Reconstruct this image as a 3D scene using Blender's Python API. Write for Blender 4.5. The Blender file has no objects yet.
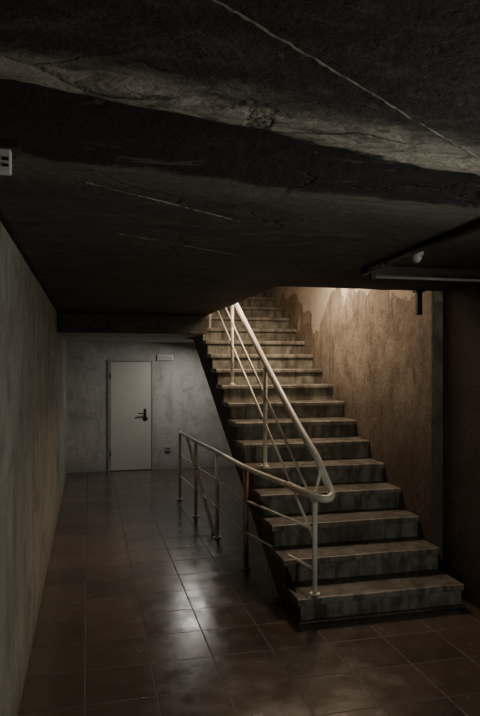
import bpy, bmesh, math, random
from mathutils import Vector, Matrix, noise as mn
random.seed(4)
scene = bpy.context.scene
# ------------------------------------------------------------------ node helpers
def new_mat(name):
    m = bpy.data.materials.new(name); m.use_nodes = True
    nt = m.node_tree; b = nt.nodes["Principled BSDF"]
    return m, nt, b
class N:
    def __init__(s, nt):
        s.nt = nt
        s.tc = nt.nodes.new("ShaderNodeNewGeometry").outputs["Position"]
    def map(s, scale, rot=(0,0,0), loc=(0,0,0)):
        n = s.nt.nodes.new("ShaderNodeMapping"); s.nt.links.new(s.tc, n.inputs[0])
        n.inputs["Scale"].default_value = scale; n.inputs["Rotation"].default_value = rot
        n.inputs["Location"].default_value = loc
        return n.outputs[0]
    def noise(s, scale, detail=6, rough=.6, vec=None, dist=0.0):
        n = s.nt.nodes.new("ShaderNodeTexNoise")
        s.nt.links.new(vec if vec is not None else s.tc, n.inputs["Vector"])
        n.inputs["Scale"].default_value = scale; n.inputs["Detail"].default_value = detail
        n.inputs["Roughness"].default_value = rough; n.inputs["Distortion"].default_value = dist
        return n.outputs[0]
    def ramp(s, fac, stops):
        n = s.nt.nodes.new("ShaderNodeValToRGB"); s.nt.links.new(fac, n.inputs[0])
        cr = n.color_ramp
        while len(cr.elements) < len(stops): cr.elements.new(.5)
        for e, (p, c) in zip(cr.elements, stops):
            e.position = p
            e.color = (c, c, c, 1) if isinstance(c, (int, float)) else (*c, 1)
        return n.outputs[0]
    def mix(s, fac, a, b, mode='MIX'):
        n = s.nt.nodes.new("ShaderNodeMix"); n.data_type = 'RGBA'; n.blend_type = mode
        for sock, v in ((n.inputs[0], fac), (n.inputs[6], a), (n.inputs[7], b)):
            if isinstance(v, (int, float)):
                sock.default_value = v if sock is n.inputs[0] else (v, v, v, 1)
            elif isinstance(v, tuple): sock.default_value = (*v, 1)
            else: s.nt.links.new(v, sock)
        return n.outputs[2]
    def math(s, op, a, b=0.0, c=None, clamp=False):
        n = s.nt.nodes.new("ShaderNodeMath"); n.operation = op; n.use_clamp = clamp
        for i, v in enumerate((a, b, c)):
            if v is None: continue
            if isinstance(v, (int, float)): n.inputs[i].default_value = v
            else: s.nt.links.new(v, n.inputs[i])
        return n.outputs[0]
    def sep(s, vec=None):
        n = s.nt.nodes.new("ShaderNodeSeparateXYZ"); s.nt.links.new(vec or s.tc, n.inputs[0])
        return n.outputs
    def smooth(s, v, a, b):
        n = s.nt.nodes.new("ShaderNodeMapRange"); n.interpolation_type = 'SMOOTHSTEP'
        s.nt.links.new(v, n.inputs[0]); n.inputs[1].default_value = a; n.inputs[2].default_value = b
        return n.outputs[0]
    def crack(s, scale, w, vec=None):
        d = s.nt.nodes.new("ShaderNodeTexVoronoi"); d.feature = 'DISTANCE_TO_EDGE'
        add = s.nt.nodes.new("ShaderNodeVectorMath"); add.operation = 'MULTIPLY_ADD'
        nn = s.nt.nodes.new("ShaderNodeTexNoise"); nn.inputs["Scale"].default_value = scale*2.5; nn.inputs["Detail"].default_value = 6
        s.nt.links.new(s.tc, nn.inputs["Vector"])
        s.nt.links.new(nn.outputs[1], add.inputs[0]); add.inputs[1].default_value = (.5/scale,)*3; s.nt.links.new(vec if vec is not None else s.tc, add.inputs[2])
        s.nt.links.new(add.outputs[0], d.inputs["Vector"]); d.inputs["Scale"].default_value = scale
        return s.ramp(d.outputs["Distance"], [(0, 1), (w, 0)])
    def bump(s, h, strength, dist, bsdf):
        n = s.nt.nodes.new("ShaderNodeBump"); s.nt.links.new(h, n.inputs["Height"])
        n.inputs["Strength"].default_value = strength; n.inputs["Distance"].default_value = dist
        s.nt.links.new(n.outputs[0], bsdf.inputs["Normal"])
def setc(nt, b, col, rough):
    if isinstance(col, tuple): b.inputs["Base Color"].default_value = (*col, 1)
    else: nt.links.new(col, b.inputs["Base Color"])
    if isinstance(rough, (int, float)): b.inputs["Roughness"].default_value = rough
    else: nt.links.new(rough, b.inputs["Roughness"])

def plaster(name, c1, c2, c3, bump=.4, rough=.75, grime=.5):
    m, nt, b = new_mat(name); n = N(nt)
    a = n.noise(1.3, 8, .62, dist=.4); f = n.noise(26, 6, .7); st = n.noise(1, 6, .6, n.map((5, 5, 1.6)))
    g = n.noise(4, 8, .7, dist=.6)
    col = n.mix(n.ramp(a, [(.35, 0), (.65, 1)]), c1, c2)
    col = n.mix(n.math('MULTIPLY', n.ramp(st, [(.5, 0), (.72, 1)]), grime), col, c3)
    col = n.mix(n.math('MULTIPLY', n.ramp(g, [(.5, 0), (.68, 1)]), grime), col, c3)
    col = n.mix(n.math('MULTIPLY', n.ramp(f, [(.3, 1), (.5, 0)]), .35), col, c3)
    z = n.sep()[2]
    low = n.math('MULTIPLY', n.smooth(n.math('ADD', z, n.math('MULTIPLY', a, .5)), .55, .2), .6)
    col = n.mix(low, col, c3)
    setc(nt, b, col, rough)
    n.bump(n.math('ADD', n.math('MULTIPLY', a, 1.5), n.math('ADD', n.math('MULTIPLY', g, .6), n.math('MULTIPLY', f, .35))), bump, .03, b)
    return m

M_left = plaster("plaster_left", (.40,.40,.345), (.29,.285,.24), (.15,.135,.10), grime=.8, bump=.6)
M_back = plaster("plaster_back", (.54,.53,.50), (.43,.425,.395), (.25,.235,.20), grime=.65)
M_dark = plaster("plaster_dark_brown", (.13,.11,.09), (.085,.07,.058), (.04,.032,.026))
M_shaft = plaster("plaster_stairwell", (.42,.35,.28), (.34,.27,.22), (.26,.2,.15))

# stained plaster wall beside the stairs
m, nt, b = new_mat("stained_shaded_plaster"); n = N(nt); M_wall_r = m
a = n.noise(1.6, 8, .6, dist=.6); st = n.noise(1.8, 8, .65, dist=.9); f = n.noise(34, 6, .7); g = n.noise(5, 9, .75, dist=.8)
fs = n.noise(1, 7, .7, n.map((7, 7, 2.6)), dist=.8)
dr = n.noise(1, 5, .6, n.map((14, 14, .8)))
col = n.mix(n.ramp(st, [(.38, 0), (.6, 1)]), (.46,.39,.31), (.27,.215,.165))
col = n.mix(n.math('MULTIPLY', n.ramp(g, [(.42, 0), (.6, 1)]), .6), col, (.54,.47,.38))
col = n.mix(n.math('MULTIPLY', n.ramp(fs, [(.5, 0), (.64, 1)]), .7), col, (.12,.088,.062))
col = n.mix(n.math('MULTIPLY', n.ramp(f, [(.52, 0), (.64, 1)]), .35), col, (.16,.12,.088))
col = n.mix(n.math('MULTIPLY', n.ramp(dr, [(.54, 0), (.66, 1)]), .4), col, (.09,.067,.05))
z = n.sep()[2]
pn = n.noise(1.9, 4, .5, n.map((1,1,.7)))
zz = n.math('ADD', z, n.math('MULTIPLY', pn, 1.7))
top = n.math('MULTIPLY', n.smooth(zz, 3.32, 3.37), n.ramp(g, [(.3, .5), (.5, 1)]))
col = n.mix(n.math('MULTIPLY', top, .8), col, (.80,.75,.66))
low = n.smooth(n.math('ADD', z, n.math('MULTIPLY', a, 1.2)), 2.9, 1.4)  # falloff of the stair light down the wall, painted into the colour
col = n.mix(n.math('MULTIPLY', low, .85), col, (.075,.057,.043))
setc(nt, b, col, .75)
n.bump(n.math('ADD', n.math('ADD', g, n.math('MULTIPLY', f, .5)), n.math('MULTIPLY', top, .4)), .7, .016, b)

# ceiling raw concrete: light cement skim strip beside a recess strip, its darkness put into the base colour
m, nt, b = new_mat("raw_concrete_ceiling"); n = N(nt); M_ceil = m
x, y, z = n.sep()[0:3]
wob = n.math('MULTIPLY', n.math('SUBTRACT', n.noise(4, 7, .7, n.map((.5, 1, 1))), .5), .30)
yy = n.math('ADD', y, wob)
a = n.noise(2.2, 8, .65, dist=.7); f = n.noise(30, 6, .7); bd = n.noise(1, 6, .6, n.map((1.2, 9, 1), rot=(0,0,-.28)))
g = n.noise(9, 8, .7, n.map((.6, 1.3, 1)), dist=.8)
col = n.mix(n.ramp(a, [(.35, 0), (.68, 1)]), (.046,.041,.034), (.085,.077,.064))
col = n.mix(n.math('MULTIPLY', n.ramp(bd, [(.45, 0), (.65, 1)]), .6), col, (.028,.025,.021))
col = n.mix(n.math('MULTIPLY', n.ramp(g, [(.52, 0), (.62, 1)]), .6), col, (.125,.113,.094))
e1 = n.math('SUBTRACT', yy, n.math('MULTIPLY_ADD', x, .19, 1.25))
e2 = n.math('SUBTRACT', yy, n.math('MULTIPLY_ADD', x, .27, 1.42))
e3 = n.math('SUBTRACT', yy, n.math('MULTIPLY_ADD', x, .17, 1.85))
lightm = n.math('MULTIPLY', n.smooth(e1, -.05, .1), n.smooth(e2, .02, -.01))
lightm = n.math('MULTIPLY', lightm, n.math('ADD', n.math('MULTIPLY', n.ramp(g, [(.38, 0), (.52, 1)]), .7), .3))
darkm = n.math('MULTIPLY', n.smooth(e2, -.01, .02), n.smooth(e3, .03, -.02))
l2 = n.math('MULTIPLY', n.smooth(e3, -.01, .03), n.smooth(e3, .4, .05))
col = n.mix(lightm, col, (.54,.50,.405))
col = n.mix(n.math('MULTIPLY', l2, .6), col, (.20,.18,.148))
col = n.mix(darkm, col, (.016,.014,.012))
chips = n.math('MULTIPLY', n.ramp(n.noise(3.1, 8, .72, n.map((.8,1.4,1), loc=(3,1,0)), dist=1.2), [(.60, 0), (.615, 1)]), .6)
col = n.mix(chips, col, (.15,.138,.115))
ck = n.crack(.9, .010, n.map((.6, 1.6, 1), rot=(0,0,-.3)))
ck = n.math('MULTIPLY', ck, n.ramp(a, [(.42, 0), (.55, 1)]))
col = n.mix(n.math('MULTIPLY', ck, .6), col, (.012,.011,.01))
setc(nt, b, col, .8)
hh = n.math('SUBTRACT', n.math('ADD', n.math('ADD', a, n.math('MULTIPLY', f, .3)), n.math('ADD', n.math('MULTIPLY', g, .8), n.math('MULTIPLY', bd, .7))), n.math('MULTIPLY', ck, .4))
n.bump(n.math('SUBTRACT', hh, n.math('MULTIPLY', chips, .4)), 1.0, .04, b)

# floor tiles
m, nt, b = new_mat("terrazzo_tile_floor"); n = N(nt); M_floor = m
br = nt.nodes.new("ShaderNodeTexBrick"); nt.links.new(n.map((1,1,1), loc=(.02,.05,0)), br.inputs["Vector"])
br.offset = 0; br.squash = 1
br.inputs["Scale"].default_value = 1; br.inputs["Brick Width"].default_value = .38; br.inputs["Row Height"].default_value = .38
br.inputs["Mortar Size"].default_value = .005; br.inputs["Mortar Smooth"].default_value = .3
br.inputs["Color1"].default_value = (.125,.093,.071,1); br.inputs["Color2"].default_value = (.078,.057,.044,1)
br.inputs["Mortar"].default_value = (.025,.019,.015,1)
sp = n.noise(110, 3, .6); a = n.noise(1.5, 7, .6, dist=.5); g = n.noise(6, 5, .6)
col = n.mix(n.math('MULTIPLY', n.ramp(sp, [(.5, 0), (.66, 1)]), .4), br.outputs[0], (.21,.17,.135))
col = n.mix(n.math('MULTIPLY', n.ramp(n.noise(.9, 3, .5), [(.42, 0), (.65, 1)]), .35), col, (.045,.034,.027))
rough = n.math('ADD', n.math('MULTIPLY', n.ramp(g, [(.35, 0), (.65, 1)]), .12), n.math('MULTIPLY', n.ramp(a, [(.3, 0), (.7, 1)]), .08))
rough = n.math('ADD', rough, .12)
rough = n.math('ADD', rough, n.math('MULTIPLY', br.outputs["Fac"], .4), clamp=True)
setc(nt, b, col, rough)
b.inputs["Specular IOR Level"].default_value = .95
n.bump(n.math('ADD', n.math('MULTIPLY', br.outputs["Fac"], -1.0), n.math('ADD', n.math('MULTIPLY', g, .6), n.math('MULTIPLY', br.outputs[0], 3.0))), .35, .006, b)

# stair stone
def stone(name, c1, c2, c3, rough):
    m, nt, b = new_mat(name); n = N(nt)
    a = n.noise(5, 8, .65, dist=.5); sp = n.noise(80, 4, .7); st = n.noise(1, 6, .6, n.map((14, 14, 2)))
    col = n.mix(n.ramp(a, [(.42, 0), (.58, 1)]), c1, c2)
    col = n.mix(n.math('MULTIPLY', n.ramp(st, [(.46, 0), (.62, 1)]), .8), col, c3)
    col = n.mix(n.math('MULTIPLY', n.ramp(sp, [(.52, 0), (.62, 1)]), .3), col, c1)
    setc(nt, b, col, rough)
    n.bump(n.math('ADD', a, n.math('MULTIPLY', sp, .3)), .6, .01, b)
    return m
M_tread = stone("stone_tread", (.155,.143,.118), (.076,.067,.054), (.034,.028,.022), .42)
M_nose = stone("worn_nosing", (.30,.28,.23), (.17,.152,.123), (.065,.053,.041), .5)
M_riser = stone("stone_riser", (.27,.268,.212), (.135,.122,.093), (.05,.033,.024), .6)
M_side = stone("stair_side_concrete", (.13,.108,.085), (.085,.068,.053), (.045,.035,.027), .8)

def paint(name, c, c2, amt, rough=.4, lowz=None):
    m, nt, b = new_mat(name); n = N(nt)
    a = n.noise(16, 6, .7); l = n.noise(2.5, 4, .6)
    f = n.math('MULTIPLY', n.ramp(a, [(.52, 0), (.62, 1)]), amt)
    col = n.mix(f, c, c2)
    col = n.mix(n.math('MULTIPLY', n.ramp(l, [(.4, 0), (.7, 1)]), .2), col, c2)
    setc(nt, b, col, rough); n.bump(a, .15, .002, b)
    return m
M_rail = paint("cream_enamel", (.93,.89,.78), (.70,.61,.47), .25, .33)
M_rust = paint("worn_brown_enamel", (.36,.24,.15), (.14,.08,.05), .9, .55)
M_door = paint("grey_door_paint", (.60,.585,.525), (.45,.43,.37), .25, .5)
M_frame = paint("door_frame_paint", (.34,.34,.31), (.2,.19,.17), .4, .5)
M_black = paint("black_plastic", (.015,.015,.015), (.03,.03,.03), .3, .4)
M_white = paint("white_plastic", (.7,.7,.68), (.5,.5,.46), .2, .35)
M_metal = paint("dark_metal", (.03,.028,.025), (.06,.045,.03), .5, .45)
M_tube = paint("tube_glass", (.45,.45,.42), (.3,.3,.27), .15, .2)
M_seam = paint("cement_seam", (.24,.225,.19), (.08,.075,.065), 1, .8)

# ------------------------------------------------------------------ mesh helpers
def finish(bm, name, mats, parent=None, bevel=0, smooth=False):
    bmesh.ops.recalc_face_normals(bm, faces=bm.faces)
    me = bpy.data.meshes.new(name); bm.to_mesh(me); bm.free()
    ob = bpy.data.objects.new(name, me); scene.collection.objects.link(ob)
    for mt in (mats if isinstance(mats, list) else [mats]): me.materials.append(mt)
    if parent: ob.parent = parent
    if bevel:
        md = ob.modifiers.new("bevel", 'BEVEL'); md.width = bevel; md.segments = 2; md.limit_method = 'ANGLE'
    if smooth:
        for p in me.polygons: p.use_smooth = True
    return ob
def box(bm, x0, x1, y0, y1, z0, z1, mi=0):
    vs = [bm.verts.new((x, y, z)) for z in (z0, z1) for y in (y0, y1) for x in (x0, x1)]
    for q in ((0,1,3,2),(4,6,7,5),(0,4,5,1),(2,3,7,6),(0,2,6,4),(1,5,7,3)):
        f = bm.faces.new([vs[i] for i in q]); f.material_index = mi
def catmull(pts, n=8):
    P = [Vector(p) for p in pts]; P = [P[0]*2-P[1]] + P + [P[-1]*2-P[-2]]; out = []
    for i in range(1, len(P)-2):
        for k in range(n):
            t = k/n; a, b_, c, d = P[i-1:i+3]
            out.append(.5*((2*b_)+(c-a)*t+(2*a-5*b_+4*c-d)*t*t+(3*b_-a-3*c+d)*t**3))
    out.append(P[-2]); return out
def tube(bm, pts, r, seg=14, mi=0):
    P = [Vector(p) for p in pts]
    t0 = (P[1]-P[0]).normalized()
    u = t0.orthogonal().normalized(); rings = []
    for i, p in enumerate(P):
        t = ((P[min(i+1, len(P)-1)]-P[max(i-1, 0)])).normalized()
        u = (u - t*u.dot(t)).normalized(); w = t.cross(u)
        rings.append([bm.verts.new(p + r*(math.cos(2*math.pi*k/seg)*u + math.sin(2*math.pi*k/seg)*w)) for k in range(seg)])
    for a, b_ in zip(rings, rings[1:]):
        for k in range(seg):
            f = bm.faces.new((a[k], a[(k+1) % seg], b_[(k+1) % seg], b_[k])); f.smooth = True; f.material_index = mi
    for rg, rev in ((rings[0], True), (rings[-1], False)):
        f = bm.faces.new(rg[::-1] if rev else rg); f.material_index = mi

XL, YB, ZC = -.355, 10.63, 2.39
SX0, SX1, SY0 = 1.43, 2.69, 4.09
RISE, RUN, NS = .1745, .316, 18
YO = 4.50       # front edge of stair opening
# ------------------------------------------------------------------ room
bm = bmesh.new(); box(bm, XL-.2, 3.0, -3.2, YB+.2, -.2, 0); finish(bm, "floor", M_floor)
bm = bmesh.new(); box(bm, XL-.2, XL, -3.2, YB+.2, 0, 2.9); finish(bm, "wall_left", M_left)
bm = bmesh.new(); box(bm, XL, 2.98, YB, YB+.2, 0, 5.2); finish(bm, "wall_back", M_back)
bm = bmesh.new(); box(bm, XL, 2.98, -3.2, -3.0, 0, 2.9); finish(bm, "wall_front", M_left)
bm = bmesh.new(); box(bm, SX1+.005, 2.98, YO, YB, 0, 5.2); finish(bm, "wall_right", M_wall_r, bevel=.012)
bm = bmesh.new(); box(bm, 2.79, 2.98, -3.0, YO, 0, 2.9); finish(bm, "wall_right_entry", M_dark)
# stairwell shaft above the ceiling
bm = bmesh.new()
box(bm, SX0-.24, SX0-.04, YO-.2, YB, 2.50, 5.2)
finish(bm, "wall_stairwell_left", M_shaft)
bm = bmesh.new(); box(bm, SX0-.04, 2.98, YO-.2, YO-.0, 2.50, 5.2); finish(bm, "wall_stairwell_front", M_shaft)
bm = bmesh.new(); box(bm, SX0-.24, 2.98, YO-.2, YB+.2, 5.2, 5.3); finish(bm, "ceiling_stairwell", M_shaft)
# main ceiling, undulating underside
def und(x, y): return .007*mn.noise(Vector((x*1.1, y*1.1, 0)))
def sheet(name, x0, x1, y0, y1, zt):
    bm = bmesh.new()
    nx = max(2, int((x1-x0)/.04)); ny = max(2, int((y1-y0)/.04)); g = []
    for j in range(ny+1):
        row = []
        for i in range(nx+1):
            x = x0+(x1-x0)*i/nx; y = y0+(y1-y0)*j/ny
            s = und(x, y) + .003*mn.noise(Vector((x*6, y*6, 3)))
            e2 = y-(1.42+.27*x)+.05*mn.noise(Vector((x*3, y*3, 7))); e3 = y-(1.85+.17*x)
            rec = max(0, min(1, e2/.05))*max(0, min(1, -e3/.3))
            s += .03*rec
            row.append(bm.verts.new((x, y, ZC+s)))
        g.append(row)
    for j in range(ny):
        for i in range(nx):
            f = bm.faces.new((g[j][i], g[j+1][i], g[j+1][i+1], g[j][i+1])); f.smooth = True
    rim = [g[0][i] for i in range(nx+1)] + [g[j][nx] for j in range(1, ny+1)] + [g[ny][i] for i in range(nx-1, -1, -1)] + [g[j][0] for j in range(ny-1, 0, -1)]
    tp = [bm.verts.new((v.co.x, v.co.y, zt)) for v in rim]
    for i in range(len(rim)):
        k = (i+1) % len(rim); bm.faces.new((rim[i], rim[k], tp[k], tp[i]))
    bm.faces.new(tp)
    finish(bm, name, M_ceil)
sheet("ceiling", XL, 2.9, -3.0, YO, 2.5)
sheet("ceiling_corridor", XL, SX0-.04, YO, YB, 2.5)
# lowered ceiling by the back wall, with a dark concrete downstand in front
bm = bmesh.new(); box(bm, XL, SX0-.04, 7.5, YB, 2.17, 2.38); box(bm, SX0-.04, SX1, 9.2, YB, 2.17, 2.38); finish(bm, "ceiling_lowered", M_back)
bm = bmesh.new(); box(bm, XL, SX0-.04, 7.36, 7.5, 2.165, 2.385); finish(bm, "trim_downstand", M_ceil, bevel=.006)
# ceiling seams
bm = bmesh.new()
def seam(p, q, r):
    pts = []
    L = 90
    for i in range(L+1):
        t = i/L; x = p[0]+(q[0]-p[0])*t; y = p[1]+(q[1]-p[1])*t
        pts.append((x+random.uniform(-.002,.002), y+random.uniform(-.002,.002), ZC+und(x, y)+random.uniform(-.001,.0025)))
    tube(bm, pts, r, 6)
seam((.10,.93), (1.40,1.76), .0032); seam((-.012,2.07), (.61,2.5), .003); seam((.114,2.84), (.8,3.3), .002)
finish(bm, "trim_ceiling_seams", M_seam)

# ------------------------------------------------------------------ staircase
bm = bmesh.new()
prof = [(SY0, 0)]
for i in range(NS):
    y = SY0+i*RUN; z = (i+1)*RISE
    prof += [(y, z-.045), (y+RUN, z-.045)]
yt = YB; zt = NS*RISE-.045
prof[-1] = (yt-.002, zt)
th = .46
prof += [(yt-.002, zt-.2), (SY0+(NS*RISE-.2+th-.04)/(RISE/RUN)-0.1, zt-.2)]
prof += [(SY0+.50, 0)]
lo = [bm.verts.new((SX0, y, z)) for y, z in prof]; hi = [bm.verts.new((SX1, y, z)) for y, z in prof]
f = bm.faces.new(lo); f.material_index = 1
f = bm.faces.new(hi[::-1]); f.material_index = 1
for i in range(len(prof)):
    k = (i+1) % len(prof); f = bm.faces.new((lo[i], lo[k], hi[k], hi[i])); f.material_index = 0 if i < 2*NS-0 else 1
ngon = [f for f in bm.faces if len(f.verts) > 4]
bmesh.ops.triangulate(bm, faces=ngon)
root = bpy.data.objects.new("staircase", None); scene.collection.objects.link(root)
finish(bm, "flight_body", [M_riser, M_side], root)
bm = bmesh.new()
for i in range(NS):
    y = SY0+i*RUN; z = (i+1)*RISE
    j = random.uniform(-.004, .004)
    y1 = y+RUN if i < NS-1 else YB-.003
    # slab with a slightly wavy, worn nosing
    K = 26; x0, x1 = SX0-.028+j, SX1-.001
    cols = []
    for k in range(K+1):
        x = x0+(x1-x0)*k/K
        w = .007*mn.noise(Vector((x*5, y*3, z*7))) + .004*mn.noise(Vector((x*19, y, z)))
        dz = -.005*max(0, mn.noise(Vector((x*4+9, y*5, z))))
        yf = y-.032+w+j
        cols.append([bm.verts.new(c) for c in ((x, yf+.004, z-.046), (x, yf, z-.036), (x, yf, z-.012), (x, yf+.005, z-.003+dz), (x, yf+.016, z+dz), (x, yf+.05, z), (x, y1, z), (x, y1, z-.046))])
    mi = [1, 1, 1, 1, 0, 0, 0, 0]
    for k in range(K):
        for q in range(8):
            f = bm.faces.new((cols[k][q], cols[k][(q+1) % 8], cols[k+1][(q+1) % 8], cols[k+1][q])); f.material_index = mi[q]
    bm.faces.new(cols[0]); bm.faces.new(cols[-1][::-1])
finish(bm, "treads", [M_tread, M_nose], root)
bm = bmesh.new()  # small skirting kerb at the foot
box(bm, SX0-.02, SX1-.002, SY0-.035, SY0, 0, .018); finish(bm, "foot_kerb", M_tread, root, bevel=.004)

# ------------------------------------------------------------------ railing
root = bpy.data.objects.new("stair_railing", None); scene.collection.objects.link(root)
PX = 1.55
def tread_z(y): return (int((y-SY0+.03)/RUN)+1)*RISE
def hr(y): return 1.06+.562*(y-4.11)      # handrail centre height
bm = bmesh.new()
pts = [(1.56, 9.3, hr(9.3)), (1.56, 7.0, hr(7.0)), (1.565, 5.4, hr(5.4)), (1.58, 4.6, hr(4.6)), (1.605, 4.25, hr(4.25)-.01),
       (1.63, 4.10, .965), (1.635, 4.03, .905), (1.60, 3.985, .88), (1.55, 4.00, .878), (1.50, 4.14, .883), (1.46, 4.45, .888)]
hp = catmull(pts, 10)
tube(bm, hp, .027, 18)
tube(bm, catmull([(1.46, 4.45, .888), (1.34, 5.28, .89), (1.287, 6.29, .89), (1.22, 7.21, .89), (1.17, 8.16, .89)], 6), .021, 16)
finish(bm, "handrail", M_rail, root)
bm = bmesh.new()
for y in (4.13, 5.40, 6.73, 8.05):
    zb = tread_z(y)
    tube(bm, [(PX, y, zb), (PX, y, hr(y)-.01 if y > 4.2 else .88)], .0185, 12)
    if y < 4.2: tube(bm, [(PX, y, .88), (PX+.045, y+.0, hr(y)-.02)], .012, 10)
    tube(bm, [(PX, y, zb), (PX, y, zb+.008)], .038, 16)
for dz, r in ((.27, .0105), (.52, .0105)):
    tube(bm, [(PX, 4.13, hr(4.13)-dz), (PX, 9.3, hr(9.3)-dz)], r, 10)
finish(bm, "stair_balusters", M_rail, root)
gp = [(1.34, 5.28), (1.287, 6.29), (1.22, 7.21), (1.17, 8.16)]
bm = bmesh.new()
for (x, y), mi in zip(gp, (1, 0, 0, 0)):
    tube(bm, [(x, y, .0), (x, y, .885)], .022 if mi else .020, 12, mi)
    tube(bm, [(x, y, .0), (x, y, .014)], .042, 16, mi)
    for z in (.32, .60): tube(bm, [(x, y, z-.015), (x, y, z+.015)], .024, 12, mi)
for z in (.32, .60):
    tube(bm, [(PX, 4.13, z+.03), (gp[0][0], gp[0][1], z)], .010, 10)
    tube(bm, [(x, y, z) for x, y in gp], .010, 10)
tube(bm, catmull([(1.20, 7.9, .885), (1.205, 7.75, .86), (1.215, 7.5, .72), (1.27, 6.55, .1), (1.275, 6.45, .0)], 6), .020, 12)
finish(bm, "guard_posts_and_bars", [M_rail, M_rust], root)

# ------------------------------------------------------------------ door
root = bpy.data.objects.new("door_1", None); scene.collection.objects.link(root)
dx0, dx1, dh = .345, 1.03, 1.84
bm = bmesh.new()
box(bm, dx0-.035, dx0, YB-.03, YB, 0, dh+.035); box(bm, dx1, dx1+.035, YB-.03, YB, 0, dh+.035); box(bm, dx0, dx1, YB-.03, YB, dh, dh+.035)
finish(bm, "door_frame", M_frame, root, bevel=.004)
bm = bmesh.new(); box(bm, dx0+.006, dx1-.006, YB-.022, YB, .012, dh-.006); finish(bm, "door_leaf", M_door, root, bevel=.004)
bm = bmesh.new()
box(bm, dx1-.125, dx1-.085, YB-.032, YB-.022, .84, 1.04)
tube(bm, [(dx1-.105, YB-.03, .97), (dx1-.105, YB-.075, .97)], .011); tube(bm, [(dx1-.10, YB-.075, .97), (dx1-.22, YB-.075, .965)], .011)
box(bm, dx1-.14, dx1-.06, YB-.034, YB-.022, .855, .90)
finish(bm, "door_handle", M_black, root)
bm = bmesh.new()
for z in (.25, 1.55): tube(bm, [(dx0+.003, YB-.034, z), (dx0+.003, YB-.034, z+.10)], .009)
finish(bm, "hinges", M_metal, root)

# emergency light on back wall
root = bpy.data.objects.new("emergency_light", None); scene.collection.objects.link(root)
bm = bmesh.new(); box(bm, 1.13, 1.40, YB-.05, YB, 1.86, 1.955); finish(bm, "housing", M_white, root, bevel=.008)
bm = bmesh.new(); box(bm, 1.15, 1.38, YB-.058, YB-.05, 1.875, 1.94); finish(bm, "diffuser", M_tube, root, bevel=.006)
# socket low on the back wall
root = bpy.data.objects.new("wall_socket", None); scene.collection.objects.link(root)
bm = bmesh.new(); box(bm, 1.27, 1.36, YB-.03, YB, .31, .40); finish(bm, "socket_plate", M_tube, root, bevel=.006)
bm = bmesh.new(); tube(bm, [(1.30, YB-.035, .35), (1.30, YB-.03, .35)], .014); tube(bm, [(1.335, YB-.035, .35), (1.335, YB-.03, .35)], .014)
finish(bm, "socket_holes", M_black, root)
# small switch on left wall
bm = bmesh.new(); box(bm, XL, XL+.018, 6.35, 6.43, 1.86, 1.94); box(bm, XL+.018, XL+.024, 6.37, 6.41, 1.88, 1.92)
finish(bm, "light_switch", M_tube, bevel=.003)

# fluorescent fixture on ceiling (off)
root = bpy.data.objects.new("fluorescent_ceiling_light", None); scene.collection.objects.link(root)
bm = bmesh.new(); box(bm, 1.62, 2.78, 3.42, 3.52, ZC-.045, ZC+.005); finish(bm, "housing", M_metal, root, bevel=.006)
bm = bmesh.new(); tube(bm, [(1.68, 3.455, ZC-.062), (2.74, 3.455, ZC-.062)], .009); finish(bm, "tube", M_tube, root)
bm = bmesh.new(); box(bm, 1.65, 1.68, 3.435, 3.475, ZC-.08, ZC-.04); box(bm, 2.74, 2.77, 3.435, 3.475, ZC-.08, ZC-.04); finish(bm, "tube_holders", M_metal, root, bevel=.003)
bm = bmesh.new(); tube(bm, [(1.64, 3.45, ZC-.016), (1.585, 2.6, ZC-.016), (1.52, .6, ZC-.016), (1.52, -2.9, ZC-.016)], .019)
for y in (1.2, 2.0, 3.2): box(bm, 1.50+.035*(y-.6), 1.56+.035*(y-.6), y-.012, y+.012, ZC-.038, ZC+.004)
finish(bm, "ceiling_conduit", M_metal)
root = bpy.data.objects.new("ceiling_sensor", None); scene.collection.objects.link(root)
bm = bmesh.new(); tube(bm, [(1.66, 2.92, ZC+.005), (1.66, 2.92, ZC-.025)], .034, 20); finish(bm, "base", M_tube, root)
bm = bmesh.new(); bmesh.ops.create_uvsphere(bm, u_segments=20, v_segments=12, radius=.026, matrix=Matrix.Translation((1.66, 2.92, ZC-.032)) @ Matrix.Diagonal((1,1,1.2,1)))
finish(bm, "dome", M_tube, root, smooth=True)
# small sign box hanging from ceiling at left
root = bpy.data.objects.new("ceiling_sign_box", None); scene.collection.objects.link(root)
bm = bmesh.new(); box(bm, -.30, -.185, 1.60, 1.625, 2.265, 2.325); finish(bm, "panel", M_white, root, bevel=.004)
bm = bmesh.new(); box(bm, -.26, -.21, 1.597, 1.60, 2.285, 2.292); box(bm, -.205, -.190, 1.597, 1.60, 2.28, 2.287);box(bm, -.205, -.190, 1.597, 1.60, 2.295, 2.303); finish(bm, "print", M_black, root)
bm = bmesh.new(); tube(bm, [(-.23, 1.612, 2.32), (-.23, 1.612, ZC+.012)], .006); box(bm, -.29, -.165, 1.59, 1.64, 2.325, 2.345); finish(bm, "bracket", M_metal, root)
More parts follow.
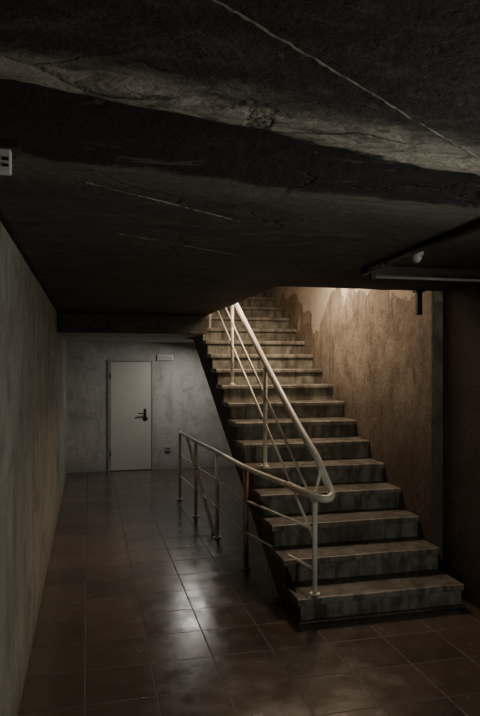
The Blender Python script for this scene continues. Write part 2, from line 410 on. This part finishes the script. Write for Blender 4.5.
# pipe stub at the opening
root = bpy.data.objects.new("pipe_stub", None); scene.collection.objects.link(root)
bm = bmesh.new(); box(bm, 2.53, 2.575, YO-.06, YO-.02, 2.19, ZC+.01); finish(bm, "stub", M_black, root, bevel=.006)
bm = bmesh.new(); box(bm, 2.515, 2.59, YO-.075, YO-.005, ZC-.02, ZC+.01); finish(bm, "flange", M_black, root, bevel=.004)

# ------------------------------------------------------------------ lights
def area(name, loc, target, sx, sy, power, col, spread=180):
    l = bpy.data.lights.new(name, 'AREA'); l.shape = 'RECTANGLE'; l.size = sx; l.size_y = sy; l.energy = power; l.color = col
    l.spread = math.radians(spread)
    o = bpy.data.objects.new(name, l); scene.collection.objects.link(o); o.location = loc
    o.rotation_euler = (Vector(target)-Vector(loc)).to_track_quat('-Z', 'Y').to_euler()
area("stairwell_lamp", (2.42, 6.1, 3.3), (1.5, 6.1, 2.2), .2, .8, 48, (1, .76, .54))
area("stairwell_wall_fill", (2.50, 6.3, 3.02), (2.69, 6.3, 2.5), .08, 3.0, 24, (1, .79, .58))  # added light, no real fixture: brightens the top of the stair wall
area("corridor_lamp", (1.6, 9.7, 2.1), (1.3, 9.7, 0), .35, .35, 13, (1, .96, .87))
area("entry_wall_fill", (2.3, 1.1, 1.5), (-.355, 2.3, 2.0), .7, .7, 7.5, (1, .99, .90), 120)  # unseen fill added on the camera side to brighten the left wall
area("stair_foot_fill", (2.3, -1.2, 1.9), (1.6, 4.5, .9), .6, .6, 6, (1, .99, .89), 90)  # added fill from behind the camera, lifts the risers at the foot
w = bpy.data.worlds.new("world"); scene.world = w; w.use_nodes = True
w.node_tree.nodes["Background"].inputs[0].default_value = (.5,.55,.6,1); w.node_tree.nodes["Background"].inputs[1].default_value = .01

# ------------------------------------------------------------------ camera
F = 620.0
cam = bpy.data.cameras.new("camera"); co = bpy.data.objects.new("camera", cam); scene.collection.objects.link(co)
cam.sensor_fit = 'VERTICAL'; cam.sensor_height = 36; cam.lens = F*36/716; cam.shift_y = 6/716; cam.clip_start = .02
co.location = (0, 0, 1.8); co.rotation_euler = (math.pi/2, 0, -math.atan(151/F))
scene.camera = co
